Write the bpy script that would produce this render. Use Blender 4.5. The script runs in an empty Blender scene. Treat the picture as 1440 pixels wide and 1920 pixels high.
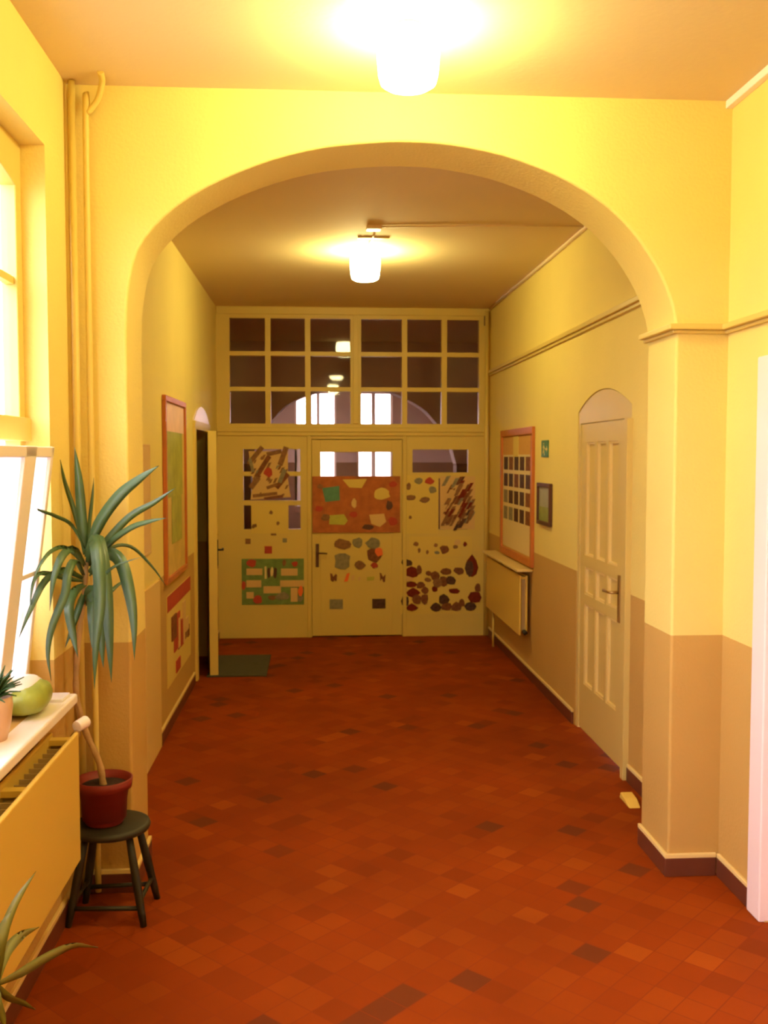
import bpy, math, random
from mathutils import Vector, Matrix, noise
PI = math.pi
R = math.radians
S = bpy.context.scene
COL = S.collection

# ------------------------------------------------------------------ camera, sky, exposure
CAM_H, FPX, YAW, PITCH = 1.70, 1850.0, R(3.863), R(3.182)
cd = bpy.data.cameras.new('camera')
cam = bpy.data.objects.new('camera', cd)
COL.objects.link(cam)
cd.sensor_fit = 'VERTICAL'
cd.sensor_height = 36.0
cd.sensor_width = 27.0
cd.lens = FPX / 1920.0 * 36.0
cd.clip_start = 0.05
cd.dof.use_dof = True          # the photograph is slightly out of focus throughout
cd.dof.focus_distance = 1.2
cd.dof.aperture_fstop = 17.0
cam.location = (0, 0, CAM_H)
cam.rotation_euler = (PI / 2 - PITCH, 0, -YAW)
S.camera = cam

w = bpy.data.worlds.new('overcast_sky')
S.world = w
w.use_nodes = True
bg = w.node_tree.nodes['Background']
bg.inputs[1].default_value = 14.5
WN, WL = w.node_tree.nodes, w.node_tree.links      # bright overcast above, duller ground below the horizon
wt = WN.new('ShaderNodeTexCoord'); ws = WN.new('ShaderNodeSeparateXYZ'); wr = WN.new('ShaderNodeValToRGB')
WL.new(wt.outputs['Generated'], ws.inputs[0]); WL.new(ws.outputs['Z'], wr.inputs[0]); WL.new(wr.outputs[0], bg.inputs[0])
wr.color_ramp.elements[0].position = 0.0; wr.color_ramp.elements[0].color = (0.26, 0.24, 0.24, 1)
wr.color_ramp.elements[1].position = 0.02; wr.color_ramp.elements[1].color = (1.0, 0.92, 1.10, 1)

S.view_settings.view_transform = 'Standard'
S.view_settings.look = 'None'
S.view_settings.gamma = 1.0
S.view_settings.use_curve_mapping = False
S.view_settings.exposure = 0.0
LAMP_COLOR = (1.0, 0.86, 0.37)
LAMP_POWER = 115.0
S.cycles.max_bounces = 14
S.cycles.diffuse_bounces = 10
S.cycles.transparent_max_bounces = 16
S.cycles.sample_clamp_indirect = 6.0
S.cycles.use_denoising = True

def at(u, v, Y):
    """point on the cross-corridor plane Y seen at photograph position u, v"""
    x = (u - 720) / FPX
    y = (v - 960) / FPX
    f = math.cos(PITCH) - y * math.sin(PITCH)
    z = -math.sin(PITCH) - y * math.cos(PITCH)
    dx = f * math.sin(YAW) + x * math.cos(YAW)
    dy = f * math.cos(YAW) - x * math.sin(YAW)
    t = Y / dy
    return Vector((dx * t, Y, CAM_H + z * t))

# ------------------------------------------------------------------ room dimensions (metres)
XL, XR, ZC = -0.930, 1.626, 3.09          # left wall, right wall, ceiling
YB, Y1, Y2, YE = -2.2, 3.84, 4.173, 9.27  # back wall, arch front, arch back, glazed partition
XPL, XPR = -0.722, 1.414                  # arch reveals
Y3, Y4 = 12.0, 15.0                       # arch wall and window wall of the hall beyond

# ------------------------------------------------------------------ materials
def nodes_of(m):
    m.use_nodes = True
    nt = m.node_tree
    return nt, nt.nodes, nt.links, nt.nodes['Principled BSDF']

def mat(name, col, rough=0.6, bump=0.0, bscale=60.0, vary=0.0, vscale=6.0, spec=0.4, metal=0.0):
    m = bpy.data.materials.new(name)
    nt, N, L, B = nodes_of(m)
    B.inputs['Base Color'].default_value = (*col, 1)
    B.inputs['Roughness'].default_value = rough
    B.inputs['Specular IOR Level'].default_value = spec
    B.inputs['Metallic'].default_value = metal
    tc = N.new('ShaderNodeTexCoord')
    if vary:
        n = N.new('ShaderNodeTexNoise')
        n.inputs['Scale'].default_value = vscale
        n.inputs['Detail'].default_value = 4
        L.new(tc.outputs['Object'], n.inputs['Vector'])
        mx = N.new('ShaderNodeMix')
        mx.data_type = 'RGBA'
        mx.inputs[6].default_value = (*[c * (1 - vary) for c in col], 1)
        mx.inputs[7].default_value = (*[min(1, c * (1 + vary)) for c in col], 1)
        L.new(n.outputs[0], mx.inputs[0])
        L.new(mx.outputs[2], B.inputs['Base Color'])
    if bump:
        n = N.new('ShaderNodeTexNoise')
        n.inputs['Scale'].default_value = bscale
        n.inputs['Detail'].default_value = 3
        L.new(tc.outputs['Object'], n.inputs['Vector'])
        b = N.new('ShaderNodeBump')
        b.inputs['Strength'].default_value = bump
        b.inputs['Distance'].default_value = 0.01
        L.new(n.outputs[0], b.inputs['Height'])
        L.new(b.outputs[0], B.inputs['Normal'])
    return m

def paint_mat(name, upper, lower, zsplit, bump=0.25):
    """roughcast wall painted in two colours, the lower one up to zsplit metres"""
    m = bpy.data.materials.new(name)
    nt, N, L, B = nodes_of(m)
    B.inputs['Roughness'].default_value = 0.75
    B.inputs['Specular IOR Level'].default_value = 0.25
    g = N.new('ShaderNodeNewGeometry')
    sx = N.new('ShaderNodeSeparateXYZ')
    L.new(g.outputs['Position'], sx.inputs[0])
    c = N.new('ShaderNodeMath'); c.operation = 'GREATER_THAN'; c.inputs[1].default_value = zsplit
    L.new(sx.outputs['Z'], c.inputs[0])
    mx = N.new('ShaderNodeMix'); mx.data_type = 'RGBA'
    mx.inputs[6].default_value = (*lower, 1); mx.inputs[7].default_value = (*upper, 1)
    L.new(c.outputs[0], mx.inputs[0])
    n0 = N.new('ShaderNodeTexNoise'); n0.inputs['Scale'].default_value = 2.2; n0.inputs['Detail'].default_value = 5
    L.new(g.outputs['Position'], n0.inputs['Vector'])
    r = N.new('ShaderNodeMapRange'); r.inputs[3].default_value = 0.93; r.inputs[4].default_value = 1.05
    L.new(n0.outputs[0], r.inputs[0])
    v = N.new('ShaderNodeVectorMath'); v.operation = 'SCALE'
    L.new(mx.outputs[2], v.inputs[0]); L.new(r.outputs[0], v.inputs['Scale'])
    L.new(v.outputs[0], B.inputs['Base Color'])
    n = N.new('ShaderNodeTexNoise'); n.inputs['Scale'].default_value = 75; n.inputs['Detail'].default_value = 3
    L.new(g.outputs['Position'], n.inputs['Vector'])
    b = N.new('ShaderNodeBump'); b.inputs['Strength'].default_value = bump; b.inputs['Distance'].default_value = 0.008
    L.new(n.outputs[0], b.inputs['Height']); L.new(b.outputs[0], B.inputs['Normal'])
    return m

def tile_mat():
    m = bpy.data.materials.new('clay_floor_tiles')
    nt, N, L, B = nodes_of(m)
    g = N.new('ShaderNodeNewGeometry')
    mp = N.new('ShaderNodeMapping'); mp.inputs['Rotation'].default_value = (0, 0, PI / 4)
    s = 1 / 0.104
    mp.inputs['Scale'].default_value = (s, s, 0)
    a = math.cos(PI / 4) * s
    c0 = (-0.024, 3.315)   # middle of one dark tile
    mp.inputs['Location'].default_value = (0.5 - (c0[0] - c0[1]) * a, 0.5 - (c0[0] + c0[1]) * a, 0.5)
    L.new(g.outputs['Position'], mp.inputs['Vector'])
    fl = N.new('ShaderNodeVectorMath'); fl.operation = 'FLOOR'
    L.new(mp.outputs[0], fl.inputs[0])
    wn = N.new('ShaderNodeTexWhiteNoise'); wn.noise_dimensions = '3D'
    L.new(fl.outputs[0], wn.inputs['Vector'])
    rp = N.new('ShaderNodeValToRGB')
    e = rp.color_ramp.elements
    e[0].position = 0.0; e[0].color = (0.14, 0.030, 0.006, 1)
    e[1].position = 1.0; e[1].color = (0.30, 0.058, 0.003, 1)
    for p, c in ((0.022, (0.14, 0.028, 0.006)), (0.04, (0.20, 0.030, 0.0015)), (0.14, (0.225, 0.033, 0.0015)), (0.5, (0.238, 0.036, 0.0015)), (0.95, (0.255, 0.043, 0.002))):
        q = e.new(p); q.color = (*c, 1)
    L.new(wn.outputs['Value'], rp.inputs[0])
    # worn and dirty patches of the floor
    n0 = N.new('ShaderNodeTexNoise'); n0.inputs['Scale'].default_value = 1.1; n0.inputs['Detail'].default_value = 6
    L.new(g.outputs['Position'], n0.inputs['Vector'])
    r = N.new('ShaderNodeMapRange'); r.inputs[1].default_value = 0.3; r.inputs[2].default_value = 0.7
    r.inputs[3].default_value = 0.78; r.inputs[4].default_value = 1.15
    L.new(n0.outputs[0], r.inputs[0])
    v = N.new('ShaderNodeVectorMath'); v.operation = 'SCALE'
    L.new(rp.outputs[0], v.inputs[0]); L.new(r.outputs[0], v.inputs['Scale'])
    fr = N.new('ShaderNodeVectorMath'); fr.operation = 'FRACTION'
    L.new(mp.outputs[0], fr.inputs[0])
    sp = N.new('ShaderNodeSeparateXYZ'); L.new(fr.outputs[0], sp.inputs[0])
    outs = []
    for ax in ('X', 'Y'):
        d = N.new('ShaderNodeMath'); d.operation = 'SUBTRACT'; d.inputs[1].default_value = 0.5
        L.new(sp.outputs[ax], d.inputs[0])
        ab = N.new('ShaderNodeMath'); ab.operation = 'ABSOLUTE'; L.new(d.outputs[0], ab.inputs[0])
        outs.append(ab)
    mxm = N.new('ShaderNodeMath'); mxm.operation = 'MAXIMUM'
    L.new(outs[0].outputs[0], mxm.inputs[0]); L.new(outs[1].outputs[0], mxm.inputs[1])
    gt = N.new('ShaderNodeMath'); gt.operation = 'GREATER_THAN'; gt.inputs[1].default_value = 0.483
    L.new(mxm.outputs[0], gt.inputs[0])
    mx = N.new('ShaderNodeMix'); mx.data_type = 'RGBA'
    mx.inputs[7].default_value = (0.20, 0.030, 0.004, 1)
    L.new(gt.outputs[0], mx.inputs[0]); L.new(v.outputs[0], mx.inputs[6])
    L.new(mx.outputs[2], B.inputs['Base Color'])
    B.inputs['Roughness'].default_value = 0.7
    B.inputs['Specular IOR Level'].default_value = 0.08
    b = N.new('ShaderNodeBump'); b.inputs['Strength'].default_value = 0.15; b.inputs['Distance'].default_value = 0.003; b.invert = True
    L.new(gt.outputs[0], b.inputs['Height']); L.new(b.outputs[0], B.inputs['Normal'])
    return m

def glass_mat(name, tint=(1, 1, 1), ior=1.45, rough=0.0):
    m = bpy.data.materials.new(name)
    m.use_nodes = True
    nt = m.node_tree; N = nt.nodes; L = nt.links
    N.remove(N['Principled BSDF'])
    t = N.new('ShaderNodeBsdfTransparent'); t.inputs[0].default_value = (*tint, 1)
    g = N.new('ShaderNodeBsdfGlossy'); g.inputs['Roughness'].default_value = rough
    f = N.new('ShaderNodeFresnel'); f.inputs['IOR'].default_value = ior
    mx = N.new('ShaderNodeMixShader')
    ge = N.new('ShaderNodeNewGeometry')      # reflect at the outer faces only, as a thin sheet does
    sb = N.new('ShaderNodeMath'); sb.operation = 'SUBTRACT'; sb.inputs[0].default_value = 1.0
    L.new(ge.outputs['Backfacing'], sb.inputs[1])
    mu = N.new('ShaderNodeMath'); mu.operation = 'MULTIPLY'
    L.new(f.outputs[0], mu.inputs[0]); L.new(sb.outputs[0], mu.inputs[1])
    L.new(mu.outputs[0], mx.inputs[0]); L.new(t.outputs[0], mx.inputs[1]); L.new(g.outputs[0], mx.inputs[2])
    L.new(mx.outputs[0], N['Material Output'].inputs[0])
    return m

def sheer_mat(name, col, mixt=0.5):
    """white sash panes: part of the light passes through"""
    m = bpy.data.materials.new(name)
    m.use_nodes = True
    nt = m.node_tree; N = nt.nodes; L = nt.links
    N.remove(N['Principled BSDF'])
    d = N.new('ShaderNodeBsdfDiffuse'); d.inputs[0].default_value = (*col, 1)
    t = N.new('ShaderNodeBsdfTranslucent'); t.inputs[0].default_value = (*col, 1)
    mx = N.new('ShaderNodeMixShader'); mx.inputs[0].default_value = mixt
    L.new(d.outputs[0], mx.inputs[1]); L.new(t.outputs[0], mx.inputs[2])
    L.new(mx.outputs[0], N['Material Output'].inputs[0])
    return m

def lamp_mat():
    m = bpy.data.materials.new('lit_opal_glass')
    m.use_nodes = True
    nt = m.node_tree; N = nt.nodes; L = nt.links
    N.remove(N['Principled BSDF'])
    e = N.new('ShaderNodeEmission'); e.inputs[0].default_value = (*LAMP_COLOR, 1); e.inputs[1].default_value = LAMP_POWER
    L.new(e.outputs[0], N['Material Output'].inputs[0])
    return m

UP = (0.78, 0.63, 0.18); LO = (0.53, 0.325, 0.08)
M = dict(
    wall=paint_mat('cream_and_ochre_wall_paint', UP, LO, 0.985),
    hall=paint_mat('hall_wall_paint', (0.58, 0.44, 0.38), (0.26, 0.14, 0.075), 1.62),
    ceil=mat('ceiling_paint', (0.72, 0.57, 0.29), 0.85, 0.1, 40, 0.04, 1.5),
    floor=tile_mat(),
    base=mat('brown_skirting_tile', (0.13, 0.035, 0.015), 0.4, vary=0.2, vscale=9),
    bead=mat('cream_gloss_paint', (0.78, 0.60, 0.22), 0.4),
    cream=mat('cream_painted_wood', (0.66, 0.50, 0.12), 0.45, 0.05, 20, 0.05, 3),
    door=mat('door_paint', (0.64, 0.48, 0.14), 0.4, 0.04, 20, 0.04, 3),
    white=mat('white_gloss_paint', (0.88, 0.80, 0.72), 0.35),
    pinkw=mat('pale_pink_door_paint', (0.86, 0.70, 0.64), 0.4),
    rad=mat('radiator_enamel', (0.72, 0.50, 0.09), 0.3),
    fin=mat('radiator_fin_metal', (0.45, 0.33, 0.14), 0.5),
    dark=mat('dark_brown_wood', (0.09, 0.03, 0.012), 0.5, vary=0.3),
    black=mat('black_metal', (0.02, 0.015, 0.012), 0.4),
    brass=mat('worn_brass', (0.45, 0.28, 0.09), 0.35, metal=0.8),
    frame=mat('orange_brown_frame_wood', (0.50, 0.15, 0.025), 0.45, vary=0.2, vscale=12),
    cork=mat('cork_board', (0.62, 0.33, 0.08), 0.9, 0.2, 120, 0.15, 40),
    paper=mat('white_paper', (0.72, 0.58, 0.24), 0.8),
    cream_paper=mat('cream_paper', (0.70, 0.53, 0.12), 0.8),
    photo=mat('printed_photo', (0.09, 0.045, 0.03), 0.7, vary=0.9, vscale=35, spec=0.1),
    photo2=mat('brown_printed_photo', (0.20, 0.075, 0.03), 0.7, vary=0.8, vscale=30, spec=0.1),
    maroon=mat('maroon_card', (0.17, 0.022, 0.010), 0.75, vary=0.5, vscale=30, spec=0.1),
    red=mat('red_card', (0.42, 0.05, 0.02), 0.7, vary=0.3, vscale=30),
    redboard=mat('reddish_brown_cloth_board', (0.42, 0.13, 0.035), 0.9, 0.1, 90, 0.45, 14),
    orange=mat('orange_card', (0.80, 0.16, 0.03), 0.7),
    green=mat('green_card', (0.16, 0.24, 0.06), 0.8, vary=0.5, vscale=18),
    teal=mat('teal_card', (0.10, 0.26, 0.17), 0.8, vary=0.3, vscale=20),
    lime=mat('lime_card', (0.48, 0.46, 0.07), 0.8, vary=0.2, vscale=20),
    greyp=mat('grey_green_print', (0.24, 0.21, 0.12), 0.7, vary=0.6, vscale=30),
    brownp=mat('brown_print', (0.24, 0.11, 0.035), 0.7, vary=0.7, vscale=30),
    sign=mat('green_sign', (0.03, 0.16, 0.06), 0.4),
    map1=mat('map_green', (0.36, 0.36, 0.06), 0.6, vary=0.5, vscale=9),
    map2=mat('map_ochre', (0.60, 0.42, 0.10), 0.6, vary=0.3, vscale=9),
    map3=mat('map_pink', (0.80, 0.52, 0.36), 0.6, vary=0.2, vscale=9),
    landsky=mat('print_grey_sky', (0.33, 0.33, 0.22), 0.4, vary=0.3, vscale=12),
    landgrass=mat('print_green_field', (0.22, 0.26, 0.05), 0.4, vary=0.4, vscale=20),
    tan=mat('tan_card', (0.66, 0.44, 0.16), 0.7),
    terracotta=mat('terracotta', (0.19, 0.014, 0.006), 0.55, vary=0.15, vscale=10),
    soil=mat('potting_soil', (0.03, 0.012, 0.006), 1.0, 0.6, 90),
    stool=mat('dark_green_black_wood', (0.020, 0.017, 0.008), 0.5, vary=0.3, vscale=10),
    leaf=mat('yucca_leaf', (0.060, 0.125, 0.035), 0.4, vary=0.35, vscale=6, spec=0.7),
    leaf2=mat('pale_spear_leaf', (0.22, 0.22, 0.05), 0.45, vary=0.35, vscale=7),
    leafd=mat('dark_bushy_leaf', (0.04, 0.10, 0.02), 0.45, vary=0.3, vscale=20),
    cane=mat('yucca_cane_bark', (0.42, 0.26, 0.10), 0.9, 0.5, 60, 0.25, 30),
    potb=mat('beige_ceramic', (0.66, 0.42, 0.24), 0.4),
    bagg=mat('green_printed_plastic', (0.30, 0.36, 0.06), 0.35, 0.3, 18, 0.5, 14),
    bagw=mat('white_plastic', (0.85, 0.83, 0.84), 0.35),
    yellow=mat('yellow_paper_petal', (0.9, 0.62, 0.02), 0.6),
    orangep=mat('orange_paper', (0.9, 0.28, 0.01), 0.6),
    greenp=mat('green_paper', (0.10, 0.42, 0.16), 0.6),
    rubber=mat('yellow_rubber', (0.75, 0.50, 0.08), 0.6),
    matt=mat('dark_green_mat_fibre', (0.07, 0.065, 0.035), 1.0, 0.8, 150, 0.3, 40),
    plastic=mat('ivory_plastic', (0.82, 0.66, 0.34), 0.4),
    lampw=mat('lamp_canopy_enamel', (0.75, 0.60, 0.35), 0.4),
    glass=glass_mat('clear_window_glass'),
    pglass=glass_mat('partition_glass', (0.95, 0.88, 0.85), 1.38, 0.03),
    bright_pane=sheer_mat('daylight_white_pane', (0.93, 0.92, 0.95), 0.6),  # white translucent colour stands in for daylight glare in the sash glass
    lamp=lamp_mat(),
)

# ------------------------------------------------------------------ mesh helpers
class MB:
    def __init__(self):
        self.v = []; self.f = []; self.sm = []; self.k = 0
    def add(self, vs, fs, smooth=False):
        o = len(self.v)
        self.v += [Vector(p) for p in vs]
        for f in fs:
            self.f.append([i + o for i in f]); self.sm.append(smooth)
        return self
    def box(self, x0, x1, y0, y1, z0, z1):
        x0, x1 = sorted((x0, x1)); y0, y1 = sorted((y0, y1)); z0, z1 = sorted((z0, z1))
        self.k = (self.k + 1) % 7; e = 6e-5 * self.k     # no two boxes of one mesh share a face plane
        x0 -= e; y0 -= e; z0 -= e; x1 += e; y1 += e; z1 += e
        vs = [(x, y, z) for x in (x0, x1) for y in (y0, y1) for z in (z0, z1)]
        return self.add(vs, [(0, 1, 3, 2), (4, 6, 7, 5), (0, 4, 5, 1), (2, 3, 7, 6), (0, 2, 6, 4), (1, 5, 7, 3)])
    def prism(self, poly, axis, a, b, smooth=False):
        n = len(poly)
        def P(p, q, c):
            return {'x': (c, p, q), 'y': (p, c, q), 'z': (p, q, c)}[axis]
        vs = [P(p, q, a) for p, q in poly] + [P(p, q, b) for p, q in poly]
        self.add(vs, [list(range(n)), list(range(2 * n - 1, n - 1, -1))])
        o = len(self.v) - 2 * n
        for i in range(n):
            j = (i + 1) % n
            self.f.append([o + i, o + n + i, o + n + j, o + j]); self.sm.append(smooth)
        return self
    def tube(self, pts, r, seg=10, cap=True):
        pts = [Vector(p) for p in pts]
        rs = r if isinstance(r, (list, tuple)) else [r] * len(pts)
        rings = []
        up = None
        for i, p in enumerate(pts):
            d = (pts[min(i + 1, len(pts) - 1)] - pts[max(i - 1, 0)]).normalized()
            if up is None:
                up = Vector((0, 0, 1)) if abs(d.z) < 0.9 else Vector((1, 0, 0))
            a = (up - d * up.dot(d)).normalized(); b = d.cross(a); up = a
            rings.append([p + (a * math.cos(t) + b * math.sin(t)) * rs[i] for t in [2 * PI * k / seg for k in range(seg)]])
        vs = [q for ring in rings for q in ring]
        fs = []
        for i in range(len(pts) - 1):
            for k in range(seg):
                fs.append((i * seg + k, i * seg + (k + 1) % seg, (i + 1) * seg + (k + 1) % seg, (i + 1) * seg + k))
        self.add(vs, fs, True)
        if cap:
            o = len(self.v) - len(vs)
            self.f.append([o + k for k in range(seg)][::-1]); self.sm.append(False)
            self.f.append([o + (len(pts) - 1) * seg + k for k in range(seg)]); self.sm.append(False)
        return self
    def lathe(self, prof, c, seg=32, smooth=True):
        c = Vector(c)
        vs = []; fs = []
        n = len(prof)
        for r, z in prof:
            for k in range(seg):
                t = 2 * PI * k / seg
                vs.append(c + Vector((r * math.cos(t), r * math.sin(t), z)))
        for i in range(n - 1):
            for k in range(seg):
                fs.append((i * seg + k, i * seg + (k + 1) % seg, (i + 1) * seg + (k + 1) % seg, (i + 1) * seg + k))
        return self.add(vs, fs, smooth)
    def blade(self, pts, width, side=None, fold=0.25, n=14, shape='leaf'):
        """a folded leaf blade swept along a smooth path"""
        P = spline(pts, n)
        vs = []; fs = []
        m = len(P)
        for i, p in enumerate(P):
            t = i / (m - 1)
            d = (P[min(i + 1, m - 1)] - P[max(i - 1, 0)]).normalized()
            s = side if side is not None else d.cross(Vector((0, -1, 0.15)))
            s = Vector(s)
            s = (s - d * s.dot(d))
            s = s.normalized() if s.length > 1e-4 else Vector((1, 0, 0))
            up = s.cross(d)
            wv = width * 0.5 * (min(1, 0.45 + t * 2.2) * (1 - max(0, (t - 0.45) / 0.55) ** 1.8))
            wv = max(wv, 0.0006)
            vs += [p - s * wv + up * wv * fold, p - up * 0.0012, p + s * wv + up * wv * fold, p - up * (0.0028 + wv * 0.05)]
        for i in range(m - 1):
            a = 4 * i; b = a + 4
            fs += [(a, a + 1, b + 1, b), (a + 1, a + 2, b + 2, b + 1), (a + 2, a + 3, b + 3, b + 2), (a + 3, a, b, b + 3)]
        fs += [(0, 3, 2, 1), (4 * m - 4, 4 * m - 3, 4 * m - 2, 4 * m - 1)]
        return self.add(vs, fs, True)
    def build(self, name, material, parent=None, bevel=0.0, origin=None, auto=False):
        if origin is None:
            xs = [p.x for p in self.v]; ys = [p.y for p in self.v]; zs = [p.z for p in self.v]
            origin = Vector(((min(xs) + max(xs)) / 2, (min(ys) + max(ys)) / 2, min(zs)))
        me = bpy.data.meshes.new(name)
        me.from_pydata([tuple(p - origin) for p in self.v], [], self.f)
        me.polygons.foreach_set('use_smooth', self.sm)
        me.materials.append(material)
        me.update()
        import bmesh
        bm = bmesh.new(); bm.from_mesh(me)
        bmesh.ops.recalc_face_normals(bm, faces=bm.faces)
        bm.to_mesh(me); bm.free()
        if auto:
            me.polygons.foreach_set('use_smooth', [True] * len(me.polygons))
            me.set_sharp_from_angle(angle=R(32))
        o = bpy.data.objects.new(name, me)
        COL.objects.link(o)
        if parent is not None:
            o.parent = parent
            o.location = origin - world_loc(parent)
        else:
            o.location = origin
        if bevel:
            b = o.modifiers.new('edge_rounding', 'BEVEL')
            b.width = bevel; b.segments = 3; b.limit_method = 'ANGLE'; b.angle_limit = R(35)
            b.harden_normals = auto
        return o

def world_loc(o):
    l = Vector(o.location)
    return l + world_loc(o.parent) if o.parent else l

def spline(pts, n):
    pts = [Vector(p) for p in pts]
    if len(pts) < 3:
        return [pts[0].lerp(pts[-1], i / n) for i in range(n + 1)]
    Q = [pts[0] * 2 - pts[1]] + pts + [pts[-1] * 2 - pts[-2]]
    out = []
    segs = len(pts) - 1
    for i in range(n + 1):
        g = i / n * segs
        k = min(int(g), segs - 1); t = g - k
        a, b, c, d = Q[k], Q[k + 1], Q[k + 2], Q[k + 3]
        out.append(0.5 * ((2 * b) + (c - a) * t + (2 * a - 5 * b + 4 * c - d) * t * t + (3 * b - a - 3 * c + d) * t ** 3))
    return out

def structure(o):
    o['kind'] = 'structure'
    return o

def thing(name, label, cat, loc, group=None):
    o = bpy.data.objects.new(name, None)
    COL.objects.link(o)
    o.location = loc
    o.empty_display_size = 0.1
    return tag(o, label, cat, group)

def tag(o, label, cat, group=None):
    o['label'] = label; o['category'] = cat
    if group: o['group'] = group
    return o

def holed(x0, x1, ys, zs, holes):
    """boxes of a wall that runs along Y between x0 and x1, leaving rectangular holes (y0,y1,z0,z1)"""
    m = MB()
    ys = sorted(set(list(ys) + [h[0] for h in holes] + [h[1] for h in holes]))
    zs = sorted(set(list(zs) + [h[2] for h in holes] + [h[3] for h in holes]))
    for i in range(len(ys) - 1):
        for j in range(len(zs) - 1):
            cy = (ys[i] + ys[i + 1]) / 2; cz = (zs[j] + zs[j + 1]) / 2
            if any(h[0] < cy < h[1] and h[2] < cz < h[3] for h in holes):
                continue
            m.box(x0, x1, ys[i], ys[i + 1], zs[j], zs[j + 1])
    return m

# ------------------------------------------------------------------ the setting
def slab(z0, z1):      # corridor, side room and the wider hall beyond
    P = [(-1.08, YB - .2), (1.95, YB - .2), (1.95, YE + .1), (2.6, YE + .1), (2.6, Y4 + .3), (-1.7, Y4 + .3), (-1.7, YE + .1), (-1.08, YE + .1), (-1.08, 8.7), (-1.65, 8.7), (-1.65, 7.3), (-1.08, 7.3)]
    return MB().prism(P, 'z', z0, z1)
structure(slab(-0.12, 0).build('floor', M['floor']))
structure(slab(ZC, ZC + .12).build('ceiling', M['ceil']))
structure(MB().box(-1.35, 1.9, YB - .2, YB, 0, ZC).build('wall_back', M['wall']))

# left wall with two window openings
W1 = (1.75, 3.52, 0.87, 2.77)
W2 = (-0.9, 0.85, 0.87, 2.77)  # opening out of view, added for its daylight
DL = (7.56, 8.44, 0.0, 1.93)     # doorway in the far left wall
structure(holed(-1.085, XL, (YB, YE + .1), (0, ZC), (W1, W2, DL)).build('wall_left', M['wall']))
# small room seen through the doorway gap
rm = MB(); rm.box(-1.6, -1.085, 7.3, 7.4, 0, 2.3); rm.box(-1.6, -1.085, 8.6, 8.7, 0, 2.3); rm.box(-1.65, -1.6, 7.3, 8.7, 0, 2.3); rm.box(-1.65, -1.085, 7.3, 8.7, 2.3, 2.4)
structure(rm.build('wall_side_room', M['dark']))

# right wall: outline in Y,Z with an arched door opening and a plain one nearer the camera
def seg_arch(y0, y1, zs, rise, n=14):
    out = []
    for i in range(n + 1):
        t = i / n
        out.append((y0 + (y1 - y0) * t, zs + rise * (1 - (2 * t - 1) ** 2)))
    return out
DY0, DY1 = 5.03, 6.09
NY0, NY1 = 2.42, 3.42
poly = [(YB, 0), (NY0, 0), (NY0, 1.98), (NY1, 1.98), (NY1, 0), (DY0, 0)] + seg_arch(DY0, DY1, 1.975, 0.115) + [(DY1, 0), (YE + .1, 0), (YE + .1, ZC), (YB, ZC)]
structure(MB().prism(poly, 'x', XR, 1.95).build('wall_right', M['wall'], auto=True))

# arch wall
arch = [(XPL, 2.02), (XPL + .001, 2.18), (-0.710, 2.34), (-0.668, 2.495), (-0.55, 2.632), (-0.389, 2.736), (-0.188, 2.822), (0.015, 2.876),
        (0.218, 2.901), (0.362, 2.907), (0.527, 2.898), (0.734, 2.860), (0.944, 2.785), (1.113, 2.688), (1.242, 2.569),
        (1.341, 2.426), (1.394, 2.30), (XPR - .001, 2.20), (XPR, 2.10)]
arc = [(p.x, p.z) for p in spline([Vector((a, 0, b)) for a, b in arch], 56)]
poly = [(XL - .06, 0), (XPL, 0)] + arc + [(XPR, 0), (XR + .06, 0), (XR + .06, ZC + .04), (XL - .06, ZC + .04)]
structure(MB().prism(poly, 'y', Y1, Y2).build('wall_arch', M['wall'], bevel=0.012, auto=True))

# skirting: dark tile strip with a cream bead above it
def skirting(name, runs, h=0.075, bead=0.018):
    a = MB(); b = MB()
    for (x0, x1, y0, y1) in runs:
        a.box(x0, x1, y0, y1, 0, h)
        b.box(x0, x1, y0, y1, h, h + bead)
    o = structure(a.build(name, M['base'], bevel=0.003))
    b.build('bead', M['bead'], o, bevel=0.003)
    return o
t_ = 0.014
skirting('baseboard_right', [(XR - t_, XR, 3.52, Y1 - t_), (XR - t_, XR, Y2, DY0 - .03), (XR - t_, XR, DY1 + .03, YE - .06)])
skirting('baseboard_arch_right', [(XPR - t_, XR - t_, Y1 - t_, Y1), (XPR - t_, XPR, Y1, Y2)])
skirting('baseboard_window', [(XL, XL + t_, YB, Y1 - t_), (XL, XPL + t_, Y1 - t_, Y1), (XPL, XPL + t_, Y1, Y2)])
skirting('baseboard_left', [(XL, XL + t_, 5.80, 7.40), (XL, XL + t_, 8.50, YE - .06)])

# thin ledge moulding round the right pier and along the near right wall
def ledge(poly, name):
    m = MB()
    m.prism(poly, 'z', 2.185, 2.205)
    o = structure(m.build(name, M['cream'], bevel=0.004))
    return o
lg = MB()
for z0, z1, q in ((2.186, 2.200, 0.018), (2.200, 2.222, 0.038)):
    lg.prism([(XPR - q, Y1 - q), (XR - q, Y1 - q), (XR - q, NY0 - 1.2), (XR, NY0 - 1.2), (XR, Y1), (XPR, Y1), (XPR, Y2 + .01), (XPR - q, Y2 + .01)], 'z', z0, z1)
structure(lg.build('trim_1', M['cream'], bevel=0.004))
# picture rail on the far right wall
structure(MB().box(XR - 0.035, XR, Y2, YE - .06, 2.478, 2.506).box(XR - 0.018, XR, Y2, YE - .06, 2.458, 2.478).build('trim_2', M['cream'], bevel=0.004))
# plain painted board low on the left wall behind the pier
structure(MB().box(XL, XL + .012, Y2, 5.80, 0, 0.985).build('trim_3', mat('pale_ochre_board', (0.74, 0.52, 0.17), 0.5)))
# cable trunking, front ceiling corner
structure(MB().box(XR - .028, XR, YB, Y1, ZC - .03, ZC).build('trim_4', M['white'], bevel=0.003))

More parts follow.
